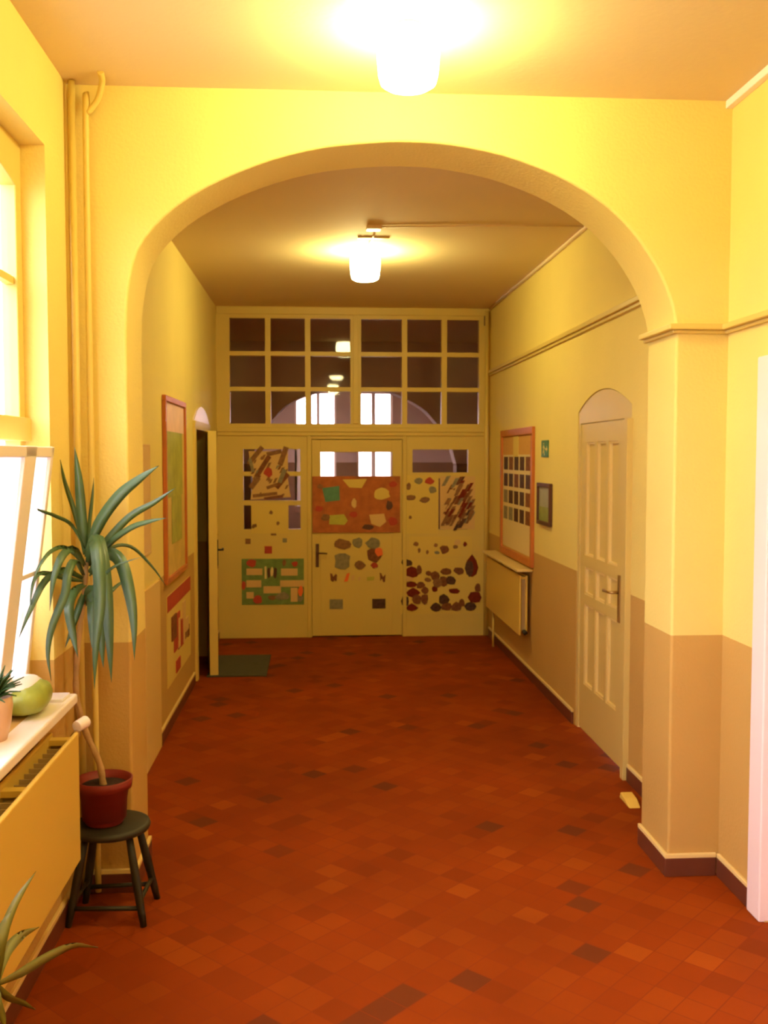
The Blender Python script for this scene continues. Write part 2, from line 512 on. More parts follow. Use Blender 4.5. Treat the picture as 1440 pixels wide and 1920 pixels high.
# ---- window 1 in the near left wall
def window(name, y0, y1, z0, z1):
    xf0, xf1 = -1.065, -1.012
    f = MB()
    f.box(xf0, xf1, y0, y0 + .07, z0, z1); f.box(xf0, xf1, y1 - .062, y1, z0, z1)
    f.box(xf0, xf1, y0, y1, z0, z0 + .06)
    # arched head
    n = 16
    ym, hw = (y0 + y1) / 2, (y1 - y0) / 2
    pts = [(y0, z1), (y1, z1)]
    for i in range(n + 1):
        t = i / n
        yy = y1 - (y1 - y0) * t
        pts.append((yy, z1 - .10 - .07 * abs(2 * t - 1) ** 4))
    f.prism(pts, 'x', xf0, xf1)
    f.box(xf0 - .01, xf1 + .02, y0, y1, 1.755, 1.835)       # transom
    f.box(xf0, xf1, ym - .05, ym + .05, z0, z1 - .05)        # centre post
    o = structure(f.build(name, M['cream'], bevel=0.004))
    b = MB()
    for yc in (y0 + (ym - y0) * .5, ym + (y1 - ym) * .5):
        b.box(xf0 + .012, xf1 - .012, yc - .013, yc + .013, 1.83, z1 - .10)
    b.box(xf0 + .012, xf1 - .012, y0 + .05, y1 - .05, 2.285, 2.31)
    b.build('glazing_bar', M['cream'], o)
    MB().box(xf0 + .02, xf0 + .026, y0 + .05, y1 - .05, 1.8, z1 - .1).build('upper_pane', M['glass'], o)
    return o
w1 = window('window_1', *W1)
w2 = window('window_added_2', *W2)  # unseen window beside the camera, added to bring in more daylight
MB().box(-1.050, -1.044, 1.8, 2.66, 0.92, 1.77).build('lower_pane', M['glass'], w1)
MB().box(-1.050, -1.044, -.85, 0.8, 0.92, 1.77).build('lower_pane', M['glass'], w2)
# inner sash tilted into the room, daylight glare put into its white panes
def tilted_sash():
    tilt = 0.105
    def X(z): return -1.000 + (z - 0.93) / 0.80 * tilt
    a = (2.72, 3.445); zz = (0.93, 1.735)
    f = MB()
    def bar(ya, yb, za, zb, th=0.03):
        vs = []
        for y in (ya, yb):
            for z in (za, zb):
                for dx in (0, th):
                    vs.append((X(z) + dx - th, y, z))
        f.add(vs, [(0, 1, 3, 2), (4, 6, 7, 5), (0, 4, 5, 1), (2, 3, 7, 6), (0, 2, 6, 4), (1, 5, 7, 3)])
    bar(3.415, 3.445, *zz); bar(2.72, 2.78, *zz); bar(3.12, 3.24, zz[0], zz[1])
    bar(a[0] + .001, a[1] - .001, zz[0] + .001, zz[0] + .03, .028); bar(a[0] + .001, a[1] - .001, zz[1] - .035, zz[1] - .001, .028); bar(3.239, 3.42, 1.30, 1.318, .026)
    o = f.build('tilted_sash', M['white'], w1, bevel=0.003)
    g = MB()
    for (ya, yb) in ((2.78, 3.12), (3.24, 3.415)):
        z0, z1 = zz[0] + .03, zz[1] - .035
        g.add([(X(z0) - .016, ya, z0), (X(z0) - .016, yb, z0), (X(z1) - .016, yb, z1), (X(z1) - .016, ya, z1),
               (X(z0) - .012, ya, z0), (X(z0) - .012, yb, z0), (X(z1) - .012, yb, z1), (X(z1) - .012, ya, z1)],
              [(0, 1, 2, 3), (7, 6, 5, 4), (0, 4, 5, 1), (1, 5, 6, 2), (2, 6, 7, 3), (3, 7, 4, 0)])
    g.build('daylit_pane', M['bright_pane'], o)
tilted_sash()
structure(MB().box(-1.012, -0.845, 1.70, 3.50, 0.835, 0.87).build('trim_windowsill', M['white'], bevel=0.008))

# ---- near right door (pale pink casing at the picture's edge)
d3 = MB()
d3.box(XR - .022, XR + .06, NY1, NY1 + .105, 0, 2.06); d3.box(XR - .022, XR + .06, NY0 - .105, NY0, 0, 2.06)
d3.box(XR - .022, XR + .06, NY0 - .105, NY1 + .105, 1.955, 2.065)
door3 = structure(d3.build('door_3', M['pinkw'], bevel=0.006))
MB().box(XR + .02, XR + .06, NY0 + .005, NY1 - .005, 0.01, 1.955).build('leaf', M['pinkw'], door3, bevel=0.004)

# ---- arched right door
def right_door():
    cz = MB()
    xa, xb = XR + 0.004, XR + 0.07
    cz.box(xa, xb, DY0 + .002, DY0 + .14, 0, 1.97)
    cz.box(xa, xb, DY1 - .045, DY1 - .002, 0, 1.97)
    pts = [(DY0 + .002, 1.905), (DY1 - .002, 1.905)] + [(y, z - .004) for y, z in seg_arch(DY1 - .002, DY0 + .002, 1.975, 0.115)]
    cz.prism(pts, 'x', xa, xb)
    cz.box(XR - .03, xa + .01, DY0 - .02, DY0 + .03, 0, 1.90)      # proud edge batten by the pier
    o = structure(cz.build('door_1', M['door'], bevel=0.003))
    y0, y1 = DY0 + .152, DY1 - .05
    lf = MB()
    xl = XR + .012
    # stiles, rails and bars stand proud of three columns of sunk panels
    stile = 0.10
    wd = (y1 - y0 - 2 * stile)
    bar = 0.045
    pw = (wd - 2 * bar) / 3
    rows = ((0.30, 0.80), (0.86, 1.03), (1.10, 1.79))
    lf.box(xl + .02, xl + .045, y0, y1, 0.012, 1.90)
    ycols = [y0 + stile + k * (pw + bar) for k in range(3)]
    lf.box(xl, xl + .022, y0, y0 + stile, 0.012, 1.90); lf.box(xl, xl + .022, y1 - stile, y1, 0.012, 1.90)
    for yc in ycols[:2]:
        lf.box(xl, xl + .022, yc + pw, yc + pw + bar, 0.012, 1.90)
    zz = [0.012] + [z for r in rows for z in r] + [1.90]
    for i in range(0, len(zz), 2):
        lf.box(xl, xl + .022, y0 + stile, y1 - stile, zz[i], zz[i + 1])
    leaf = lf.build('leaf', M['door'], o)
    pn = MB()
    for yc in ycols:
        for (za, zb) in rows:
            m_ = 0.012
            pn.box(xl + .006, xl + .022, yc, yc + m_, za, zb); pn.box(xl + .006, xl + .022, yc + pw - m_, yc + pw, za, zb)
            pn.box(xl + .006, xl + .022, yc, yc + pw, za, za + m_); pn.box(xl + .006, xl + .022, yc, yc + pw, zb - m_, zb)
    pn.build('panel_moulding', M['bead'], leaf)
    hp = MB().box(xl - .008, xl, y0 + .035, y0 + .07, 0.80, 1.06).build('handle_plate', M['brass'], leaf, bevel=0.003)
    MB().tube([(xl - .008, y0 + .052, 0.965), (xl - .05, y0 + .052, 0.965), (xl - .055, y0 + .07, 0.965), (xl - .055, y0 + .17, 0.962)], 0.008).build('lever', M['brass'], hp)
right_door()

# ---- left doorway with its leaf standing ajar
def left_door():
    cz = MB()
    cz.box(XL - .12, XL + .02, 7.49, 7.56, 0, 1.97); cz.box(XL - .12, XL + .02, 8.44, 8.51, 0, 1.97)
    cz.box(XL - .12, XL + .02, 7.49, 8.51, 1.91, 1.975)
    o = structure(cz.build('door_2', M['cream'], bevel=0.004))
    head = [(7.50, 1.975), (8.50, 1.975)] + seg_arch(8.50, 7.50, 1.99, 0.11)
    MB().prism(head, 'x', XL - .01, XL + .012).build('arched_head_panel', M['pinkw'], o, bevel=0.002)
    # leaf hinged at the far jamb
    ang = math.atan2(0.105, 0.83)
    h = Vector((XL + .024, 8.43, 0)); ln = 0.80
    d = Vector((math.sin(ang), -math.cos(ang), 0)); nrm = Vector((math.cos(ang), math.sin(ang), 0))
    lf = MB()
    def slab(s0, s1, n0, n1, z0, z1, mb):
        vs = [h + d * s + nrm * n + Vector((0, 0, z)) for s in (s0, s1) for n in (n0, n1) for z in (z0, z1)]
        mb.add(vs, [(0, 1, 3, 2), (4, 6, 7, 5), (0, 4, 5, 1), (2, 3, 7, 6), (0, 2, 6, 4), (1, 5, 7, 3)])
    slab(0, ln, -0.03, 0.035, 0.012, 1.90, lf)
    leaf = lf.build('leaf', M['cream'], o, bevel=0.003)
    hd = MB(); slab(ln - .09, ln - .06, .035, .043, .86, 1.06, hd)
    p = h + d * (ln - .075) + Vector((0, 0, .98))
    hd.tube([p + nrm * .04, p + nrm * .08, p + nrm * .082 - d * .10], 0.008)
    hd.build('handle', M['black'], leaf)
left_door()

# ------------------------------------------------------------------ glazed partition closing the corridor
def PX(u, v, y=YE):
    p = at(u, v, y)
    return p.x, p.z
yf0, yf1 = YE - .0, YE + .07
cols = [(-0.807, -0.479), (-0.429, -0.11), (-0.06, 0.312), (0.412, 0.794), (0.844, 1.168), (1.219, 1.523)]
rows = [(2.012, 2.313), (2.352, 2.64), (2.68, 2.985)]
pf = MB()
pf.box(XL, cols[0][0], yf0, yf1, 0, ZC); pf.box(cols[-1][1], XR, yf0, yf1, 0, ZC)
pf.box(cols[0][0], cols[-1][1], yf0, yf1, rows[2][1], ZC)
for i in range(5):
    pf.box(cols[i][1], cols[i + 1][0], yf0, yf1, rows[0][0], rows[2][1])
for (a, b) in cols:
    pf.box(a, b, yf0, yf1, rows[0][1], rows[1][0]); pf.box(a, b, yf0, yf1, rows[1][1], rows[2][0])
pf.box(cols[0][0], cols[-1][1], yf0, yf1, 1.87, rows[0][0])       # transom beam
# lower left bay: three rows of panes
L0, L1 = -0.688, -0.158
lr = [(1.025, 1.25), (1.295, 1.525), (1.565, 1.775)]
pf.box(cols[0][0], L0, yf0, yf1, 0, 1.87); pf.box(L1, -0.055, yf0, yf1, 0, 1.87)
pf.box(L0, L1, yf0, yf1, 0, lr[0][0]); pf.box(L0, L1, yf0, yf1, lr[0][1], lr[1][0]); pf.box(L0, L1, yf0, yf1, lr[1][1], lr[2][0]); pf.box(L0, L1, yf0, yf1, lr[2][1], 1.87)
# lower right bay
R0, R1 = 0.895, 1.424
rr = [(1.015, 1.50), (1.555, 1.772)]
pf.box(0.80, R0, yf0, yf1, 0, 1.87); pf.box(R1, cols[-1][1], yf0, yf1, 0, 1.87)
pf.box(R0, R1, yf0, yf1, 0, rr[0][0]); pf.box(R0, R1, yf0, yf1, rr[0][1], rr[1][0]); pf.box(R0, R1, yf0, yf1, rr[1][1], 1.87)
part = structure(pf.build('wall_glazed_partition', M['cream']))
mo = MB()
mo.box(XL + .005, XR - .005, YE - .030, YE, 1.935, 1.975); mo.box(XL + .005, XR - .005, YE - .018, YE, 1.90, 1.935)
mo.box(XL + .005, XR - .005, YE - .018, YE, 3.02, ZC)
mo.box(0.337, 0.387, YE - .018, YE, rows[0][0], 3.02)
mo.box(-0.095, -0.062, YE - .014, YE, 0, 1.90); mo.box(0.805, 0.838, YE - .014, YE, 0, 1.90)
mo.build('moulding', M['cream'], part, bevel=0.004)
for (a, b) in cols:
    for (c, d) in rows:
        MB().box(a - .004, b + .004, YE + .030, YE + .034, c - .004, d + .004).build('pane', M['pglass'], part)
for (c, d) in lr:
    MB().box(L0 - .004, L1 + .004, YE + .030, YE + .034, c - .004, d + .004).build('pane', M['pglass'], part)
for (c, d) in rr:
    MB().box(R0 - .004, R1 + .004, YE + .030, YE + .034, c - .004, d + .004).build('pane', M['pglass'], part)
# its door
D0, D1 = -0.052, 0.797
G0, G1, GZ0, GZ1 = 0.03, 0.705, 1.20, 1.747
dl = MB()
ya, yb = YE + .008, YE + .05
dl.box(D0, G0, ya, yb, 0.012, 1.862); dl.box(G1, D1, ya, yb, 0.012, 1.862)
dl.box(G0, G1, ya, yb, 0.012, GZ0); dl.box(G0, G1, ya, yb, GZ1, 1.862)
dl.box(D0 - .003, D1 + .003, YE + .052, YE + .066, 0.0, 0.05); dl.box(D0 - .003, D1 + .003, YE + .052, YE + .066, 1.84, 1.872); dl.box(D0 - .006, D0 + .03, YE + .052, YE + .066, 0, 1.87); dl.box(D1 - .03, D1 + .006, YE + .052, YE + .066, 0, 1.87)
door4 = structure(dl.build('door_4', M['cream'], bevel=0.003))
MB().box(G0 - .003, G1 + .003, ya + .018, ya + .022, GZ0 - .003, GZ1 + .003).build('pane', M['pglass'], door4)
hp = MB().box(-0.018, 0.012, ya - .008, ya, 0.665, 0.885).build('handle_plate', M['dark'], door4, bevel=0.002)
MB().tube([(-0.003, ya - .008, 0.80), (-0.003, ya - .05, 0.80), (0.05, ya - .052, 0.80), (0.09, ya - .052, 0.797)], 0.007).build('lever', M['dark'], hp)

# ------------------------------------------------------------------ hall beyond the partition
structure(holed(-1.7, -1.5, (YE + .1, Y4 + .3), (0, ZC), ((12.6, 13.7, 1.0, 2.8),)).box(-1.5, -1.0, YE + .1, YE + .2, 0, ZC).build('wall_hall_left', M['hall']))  # hole for the added side window
structure(MB().box(2.4, 2.6, YE + .1, Y4, 0, ZC).box(1.95, 2.4, YE + .1, YE + .2, 0, ZC).build('wall_hall_right', M['hall']))
ha = [(-0.80, 1.6), (-0.70, 1.95), (-0.575, 2.10), (-0.414, 2.285), (-0.221, 2.405), (0.036, 2.49), (0.422, 2.54), (0.875, 2.49), (1.266, 2.30), (1.462, 2.10), (1.60, 1.93), (1.70, 1.6)]
arc2 = [(p.x, p.z) for p in spline([Vector((a, 0, b)) for a, b in ha], 44)]
poly = [(-1.5, 0), (-0.80, 0)] + arc2 + [(1.70, 0), (2.4, 0), (2.4, ZC), (-1.5, ZC)]
structure(MB().prism(poly, 'y', Y3, Y3 + .3).build('wall_hall_arch', M['hall']))
# window wall: two windows
m = MB()
holes = [(-0.34, 0.286, 0.95, 2.70), (0.60, 1.143, 0.95, 2.70)]
xs = sorted({-1.5, 2.4} | {h[0] for h in holes} | {h[1] for h in holes})
for i in range(len(xs) - 1):
    cx = (xs[i] + xs[i + 1]) / 2
    hh = [h for h in holes if h[0] < cx < h[1]]
    if hh:
        m.box(xs[i], xs[i + 1], Y4, Y4 + .25, 0, .95); m.box(xs[i], xs[i + 1], Y4, Y4 + .25, 2.70, ZC)
    else:
        m.box(xs[i], xs[i + 1], Y4, Y4 + .25, 0, ZC)
structure(m.build('wall_hall_end', M['hall']))
def far_window(name, x0, x1, posts):
    f = MB()
    f.box(x0, x0 + .03, Y4 + .05, Y4 + .1, .95, 2.7); f.box(x1 - .03, x1, Y4 + .05, Y4 + .1, .95, 2.7)
    f.box(x0, x1, Y4 + .05, Y4 + .1, .95, 1.0); f.box(x0, x1, Y4 + .05, Y4 + .1, 2.66, 2.7); f.box(x0, x1, Y4 + .05, Y4 + .1, 1.80, 1.88)
    for (a, b) in posts:
        f.box(a, b, Y4 + .05, Y4 + .1, .95, 2.7)
    if name == 'window_3': f.box(-0.34, -0.10, Y4 + .05, Y4 + .1, .95, 1.95)
    o = structure(f.build(name, M['white']))
    MB().box(x0 + .01, x1 - .01, Y4 + .072, Y4 + .077, .98, 2.68).build('pane', M['glass'], o)
fw = MB(); 
for a_, b_ in ((12.6, 12.66), (13.12, 13.18), (13.64, 13.7)): fw.box(-1.62, -1.57, a_, b_, 1.0, 2.8)
fw.box(-1.62, -1.57, 12.6, 13.7, 1.0, 1.06); fw.box(-1.62, -1.57, 12.6, 13.7, 2.74, 2.8); fw.box(-1.615, -1.575, 12.6, 13.7, 2.0, 2.08)
w5 = structure(fw.build('window_added_5', M['white']))  # unseen side window, added to brighten the hall behind its arch
MB().box(-1.60, -1.596, 12.62, 13.68, 1.02, 2.78).build('pane', M['glass'], w5)
far_window('window_3', -0.34, 0.286, [(-0.14, -0.08), (-0.01, 0.04)])
far_window('window_4', 0.60, 1.143, [(0.825, 0.885)])

# ------------------------------------------------------------------ lamps
def lamp(Y, label, x0):
    o = thing('ceiling_lamp', label, 'lamp', (x0, Y, ZC), 'opal glass ceiling lamps of the corridor')
    MB().lathe([(0.0, 0), (0.045, 0), (0.045, -.014), (0.036, -.024), (0, -.024)], (x0 + .0, Y, ZC), 32).build('canopy', M['lampw'], o)
    prof = [(0.0, -.022), (0.072, -.024), (0.094, -.034), (0.101, -.055), (0.102, -.09), (0.099, -.130), (0.096, -.160), (0.089, -.184), (0.072, -.195), (0.0, -.197)]
    MB().lathe(prof, (x0, Y, ZC), 40).build('glass_shade', M['lamp'], o)
    return o
lamp(3.25, 'glowing white opal ceiling lamp in front of the arch, nearest and largest', 0.298)
lamp(6.75, 'glowing white opal ceiling lamp beyond the arch, near the glazed partition', 0.328)
lamp(-0.25, 'glowing white opal ceiling lamp unseen behind the camera, added to light the near floor', 0.30)  # unseen lamp, added at the row's spacing to brighten the near floor
jb = thing('junction_box', 'small pinkish junction box on the ceiling before the far lamp', 'junction box', (0.345, 6.02, ZC))
MB().box(0.30, 0.39, 5.98, 6.06, ZC - .025, ZC).build('box', M['plastic'], jb, bevel=0.004)
MB().tube([(0.36, 6.06, ZC - .008), (0.355, 6.3, ZC - .008), (0.34, 6.66, ZC - .008)], 0.006).build('cable', M['plastic'], jb)
tag(MB().box(0.26, 0.46, 6.30, 6.325, ZC - .012, ZC).build('ceiling_batten', M['plastic'], bevel=0.002), 'thin flat batten on the ceiling just before the far lamp', 'batten')
# conduit across the ceiling and down the right corner
tag(MB().tube([(0.39, 6.0, ZC - .008), (1.0, 5.93, ZC - .008), (1.60, 5.92, ZC - .008)], 0.006).build('ceiling_cable', M['plastic']), 'thin cable across the ceiling from junction box to the right wall', 'cable')
tag(MB().tube([(XR - .014, Y2 + .01, ZC - .014), (XR - .014, 9.20, ZC - .014)], 0.012).build('ceiling_conduit', M['plastic']), 'long pale conduit in the corner of ceiling and far right wall', 'conduit')
tag(MB().tube([(XR - .045, 9.18, ZC - .03), (XR - .045, 9.18, 0.02)], 0.018).build('heating_pipe', M['cream']), 'vertical cream heating pipe in the right corner beside the glazed partition', 'pipe')
tag(MB().box(1.565, 1.59, YE - .045, YE - .018, 2.93, 3.02).build('latch_bracket', M['dark'], bevel=0.003), 'small dark bracket high in the right corner of the glazed partition', 'bracket')

# heating pipes in the near left corner
tag(MB().tube([(XL + .03, 3.79, 0.02), (XL + .03, 3.79, ZC - .005)], 0.013).build('corner_pipe', M['cream']), 'straight cream pipe in the left corner beside the arch, nearer the window', 'pipe', )
pp = spline([Vector((XL + .078, 3.80, .02)), Vector((XL + .078, 3.80, 1.5)), Vector((XL + .078, 3.80, 2.93)), Vector((XL + .088, 3.80, 2.975)), Vector((XL + .125, 3.79, 3.02)), Vector((XL + .15, 3.75, ZC - .02)), Vector((XL + .155, 3.70, ZC - .002))], 40)
tag(MB().tube(pp, 0.012).build('bent_pipe', M['cream']), 'cream pipe beside the arch, bending out into the ceiling at its top', 'pipe')

# ------------------------------------------------------------------ radiators
def radiator(name, label, x_front, x_wall, y0, y1, z0, z1, sgn, valve_y):
    """sgn = +1 when the room lies towards +X of the radiator"""
    o = thing(name, label, 'radiator', ((x_front + x_wall) / 2, (y0 + y1) / 2, z0))
    th = .016
    MB().box(x_front - sgn * th, x_front, y0, y1, z0, z1).build('front_panel', M['rad'], o, bevel=0.006)
    xb = x_wall + sgn * .03
    MB().box(xb, xb + sgn * th, y0, y1, z0, z1).build('rear_panel', M['rad'], o, bevel=0.006)
    fn = MB()
    n = int((y1 - y0) / .05)
    xa, xc = sorted((x_front - sgn * th, xb + sgn * th))
    for i in range(n):
        y = y0 + .03 + i * (y1 - y0 - .06) / max(1, n - 1)
        fn.box(xa, xc, y - .0015, y + .0015, z0 + .03, z1 - .035)
    fn.build('fins', M['fin'], o)
    k = 4
    for i in range(k):
        y = y0 + .04 + i * (y1 - y0 - .08) / (k - 1)
        MB().box(xa, xc, y - .018, y + .018, z1 - .03, z1 - .012).build('bracket', M['rad'], o)
    return o
r1 = radiator('panel_radiator', 'long cream panel radiator under the near left window sill', -0.80, XL, 1.75, 3.32, 0.344, 0.782, 1, 3.36)
v = MB().tube([(-.815, 3.32, .765), (-.815, 3.355, .765)], .014)
vv = v.build('valve', M['brass'], r1)
MB().tube([(-.815, 3.352, .79), (-.795, 3.40, .795)], [.019, .021], 16).build('thermostat_knob', M['white'], vv, bevel=0.003)
MB().tube([(-.825, 3.33, .70), (-.86, 3.345, .66), (-.89, 3.345, .63), (XL + .012, 3.345, .62)], .009).build('feed_pipe', M['cream'], r1)
r2 = radiator('wall_radiator', 'cream panel radiator on the far right wall below the cork notice board', 1.53, XR, 7.38, 8.85, 0.34, 0.80, -1, 7.3)
MB().box(1.50, XR, 7.34, 8.90, 0.832, 0.850).build('shelf', M['bead'], r2, bevel=0.003)
MB().tube([(1.57, 7.38, .37), (1.57, 7.35, .37), (1.575, 7.34, .36)], .018).build('valve', M['black'], r2)
MB().tube([(1.58, 8.85, .38), (1.58, 9.0, .38), (1.58, 9.14, .38)], .010).build('feed_pipe', M['cream'], r2)
MB().tube([(1.57, 8.70, .345), (1.57, 8.70, 0.0)], .010).build('feed_pipe', M['cream'], r2)

# ------------------------------------------------------------------ notices on the side walls
def slab_on_wall(mb, side, y0, y1, z0, z1, d0, d1):
    if side > 0: mb.box(XR - d1, XR - d0, y0, y1, z0, z1)
    else: mb.box(XL + d0, XL + d1, y0, y1, z0, z1)
    return mb
def framed(name, label, cat, side, y0, y1, z0, z1, fw, fmat, inner, depth=.025):
    xw = XR if side > 0 else XL
    o = thing(name, label, cat, (xw, (y0 + y1) / 2, z0))
    f = MB()
    slab_on_wall(f, side, y0, y1, z0, z0 + fw, .001, depth); slab_on_wall(f, side, y0, y1, z1 - fw, z1, .001, depth)
    slab_on_wall(f, side, y0, y0 + fw, z0 + fw, z1 - fw, .001, depth); slab_on_wall(f, side, y1 - fw, y1, z0 + fw, z1 - fw, .001, depth)
    f.build('frame', fmat, o, bevel=.003)
    slab_on_wall(MB(), side, y0 + fw, y1 - fw, z0 + fw, z1 - fw, .001, .010).build('backing', inner, o)
    return o

nb = framed('notice_board', 'wood framed cork board with rows of small photos above the far radiator', 'notice board', 1, 7.30, 8.58, 0.868, 1.93, .055, M['frame'], M['cork'])
slab_on_wall(MB(), 1, 7.37, 8.50, 0.94, 1.72, .010, .0125).build('white_sheet', M['paper'], nb)
slab_on_wall(MB(), 1, 7.86, 8.06, 1.70, 1.87, .010, .014).build('title_card', M['cream_paper'], nb)
rnd = random.Random(4)
for r_ in range(4):
    for c_ in range(5):
        y = 7.40 + c_ * .222; z = 1.175 + r_ * .140
        k = (M['photo'], M['photo2'], M['photo'], M['greyp'])[rnd.randrange(4)]
        slab_on_wall(MB(), 1, y, y + .165, z, z + .108, .0125, .015).build('photo', k, nb)

es = thing('exit_sign', 'small green escape route sign on the right wall above a framed landscape', 'sign', (XR, 6.97, 1.70))
slab_on_wall(MB(), 1, 6.86, 7.07, 1.70, 1.82, .001, .006).build('plate', M['sign'], es)
sg = MB()   # running figure and arrow
def yz(pts, d0=.006, d1=.0075):
    sg.prism(pts, 'x', XR - d1, XR - d0)
yz([(6.985, 1.745), (7.0, 1.745), (7.005, 1.785), (6.985, 1.785)])
yz([(6.988, 1.79), (7.0, 1.79), (7.0, 1.803), (6.988, 1.803)])
yz([(6.985, 1.745), (6.965, 1.715), (6.972, 1.71), (6.995, 1.742)]); yz([(6.995, 1.745), (7.02, 1.725), (7.025, 1.731), (7.003, 1.75)])
yz([(6.985, 1.78), (6.962, 1.765), (6.966, 1.759), (6.988, 1.772)]); yz([(7.003, 1.78), (7.022, 1.77), (7.019, 1.764), (7.003, 1.772)])
yz([(6.875, 1.757), (6.905, 1.735), (6.905, 1.75), (6.945, 1.75), (6.945, 1.764), (6.905, 1.764), (6.905, 1.779)])
sg.build('pictogram', M['paper'], es)

lp = framed('framed_picture', 'small dark framed landscape print right of the notice board', 'picture', 1, 6.735, 7.135, 1.215, 1.515, .028, M['dark'], M['landsky'])
slab_on_wall(MB(), 1, 6.763, 7.107, 1.243, 1.345, .010, .0115).build('field', M['landgrass'], lp)

mp_ = framed('framed_map', 'tall wood framed green map on the left wall beyond the arch', 'map', -1, 6.02, 6.95, 0.925, 2.075, .035, M['frame'], M['map2'])
slab_on_wall(MB(), -1, 6.06, 6.90, 1.86, 2.035, .010, .0115).build('pink_area', M['map3'], mp_)
slab_on_wall(MB(), -1, 6.12, 6.80, 1.45, 1.86, .0115, .013).build('green_area', M['map1'], mp_)
slab_on_wall(MB(), -1, 6.30, 6.75, 1.15, 1.45, .0115, .013).build('green_area', M['map1'], mp_)

def collage_wall(name, label, side, y0, y1, z0, z1, n, seed, mats, sheet, border=None, smin=.05, smax=.13, cat='collage'):
    xw = XR if side > 0 else XL
    o = thing(name, label, cat, (xw, (y0 + y1) / 2, z0))
    slab_on_wall(MB(), side, y0, y1, z0, z1, .001, .006).build('sheet', sheet, o)
    if border:
        slab_on_wall(MB(), side, y0, y1, z1 - .10, z1, .006, .008).build('border', border, o)
    rn = random.Random(seed)
    for i in range(n):
        a = rn.uniform(smin, smax); b = rn.uniform(smin, smax)
        y = rn.uniform(y0 + .01, y1 - a - .01); z = rn.uniform(z0 + .01, z1 - b - (.11 if border else .01))
        slab_on_wall(MB(), side, y, y + a, z, z + b, .006, .008 + .0006 * i).build('cutout', rn.choice(mats), o)
    return o
collage_wall('photo_poster', 'cream poster with scattered photos and red top edge under the left map', -1, 6.10, 7.20, 0.27, 0.84, 14, 3, [M['photo2'], M['brownp'], M['tan'], M['red']], M['cream_paper'], M['red'], .06, .2, 'poster')
collage_wall('paper_collage', 'collage of dark red cutouts on left wall next to the glazed partition', -1, 8.72, 9.2, 0.40, 0.98, 12, 8, [M['photo2'], M['red'], M['brownp']], M['cream_paper'], None, .08, .18)
nt_ = framed('wall_notice', 'tan notice in a slim frame on the left wall just behind the arch pier', 'notice', -1, 5.10, 5.52, 1.17, 1.77, .012, M['tan'], M['tan'], .012)

# ------------------------------------------------------------------ papers and boards on the glazed partition
YP = YE - .0015
def ppx(mb, u0, v0, u1, v1, d0, d1):
    a = PX(u0, v0); b = PX(u1, v1)
    mb.box(a[0], b[0], YE - d1, YE - d0, b[1], a[1])
    return mb
def ppoly(mb, pts, d0, d1):
    mb.prism([PX(u, v) for u, v in pts], 'y', YE - d1, YE - d0)
    return mb
def pthing(name, label, cat, u0, v0, u1, v1, group=None):
    a = PX((u0 + u1) / 2, v1)
    return thing(name, label, cat, (a[0], YE, a[1]), group)
def blob(u, v, a, b, rn, k=9):
    return [(u + a * math.cos(2 * PI * i / k) * rn.uniform(.75, 1.15), v + b * math.sin(2 * PI * i / k) * rn.uniform(.75, 1.15)) for i in range(k)]
rn = random.Random(11)

# upper left: dark leafy collage
o = pthing('leaf_collage', 'dark collage of brown strips around a red patch, on upper left panes', 'collage', 458, 838, 542, 940)
ppoly(MB(), [(466, 846), (540, 846), (540, 900), (545, 932), (470, 937), (474, 900)], .0015, .004).build('sheet', M['tan'], o)
stripes = [((466, 870), (492, 838), 9, 'brownp'), ((480, 895), (505, 855), 9, 'photo2'), ((500, 852), (528, 846), 8, 'brownp'), ((525, 872), (537, 838), 10, 'brownp'),
           ((518, 915), (540, 888), 9, 'photo2'), ((500, 915), (520, 908), 6, 'brownp'), ((470, 915), (485, 895), 10, 'brownp'), ((474, 930), (520, 925), 6, 'brownp'),
           ((475, 885), (468, 860), 6, 'greyp'), ((524, 905), (534, 880), 8, 'greyp'), ((495, 935), (530, 930), 5, 'photo2'), ((510, 868), (522, 858), 7, 'tan')]
for i, ((a, b), (c, d), wdt, mm) in enumerate(stripes):
    L_ = math.hypot(c - a, d - b); nx, ny = -(d - b) / L_ * wdt / 2, (c - a) / L_ * wdt / 2
    ppoly(MB(), [(a + nx, b + ny), (a - nx, b - ny), (c - nx, d - ny), (c + nx, d + ny)], .004, .005 + .0004 * i).build('cutout', M[mm], o)
for i in range(22):
    u = rn.uniform(474, 538); v = rn.uniform(850, 932); q = rn.uniform(3, 6)
    ppoly(MB(), [(u - q * .8, v + q), (u + q * .2, v + q * .7), (u + q, v - q), (u, v - q * .8)], .004, .0046 + .00008 * i).build('scrap', M[rn.choice(['brownp', 'photo2', 'greyp', 'brownp', 'tan'])], o)
ppoly(MB(), blob(503, 885, 9, 9, rn), .004, .0115).build('red_patch', M['red'], o)

o = pthing('paper_sheet', 'plain cream sheet with few small spots between the lower left panes', 'paper', 471, 944, 541, 1000)
ppx(MB(), 471, 944, 541, 1000, .0015, .004).build('sheet', M['cream_paper'], o)
for (u, v) in ((508, 961), (521, 981), (479, 985), (475, 987)):
    ppoly(MB(), blob(u, v, 3.5, 4, rn, 7), .004, .005).build('spot', M['brownp'], o)
for i, (u, v, s, mm, lb) in enumerate(((503, 1031, 7, 'red', 'small dark red square card above the green framed poster'), (513, 999, 5, 'brownp', 'tiny brown card just under the plain cream sheet'), (465, 1015, 5, 'brownp', 'tiny brown card low at the left edge of the partition'), (534, 1013, 4, 'greyp', 'tiny grey green card between cream sheet and green poster'))):
    tag(ppoly(MB(), [(u - s, v - s), (u + s, v - s), (u + s, v + s), (u - s, v + s)], .0015, .004).build('card', M[mm]), lb, 'card', 'small cards on the left bay')

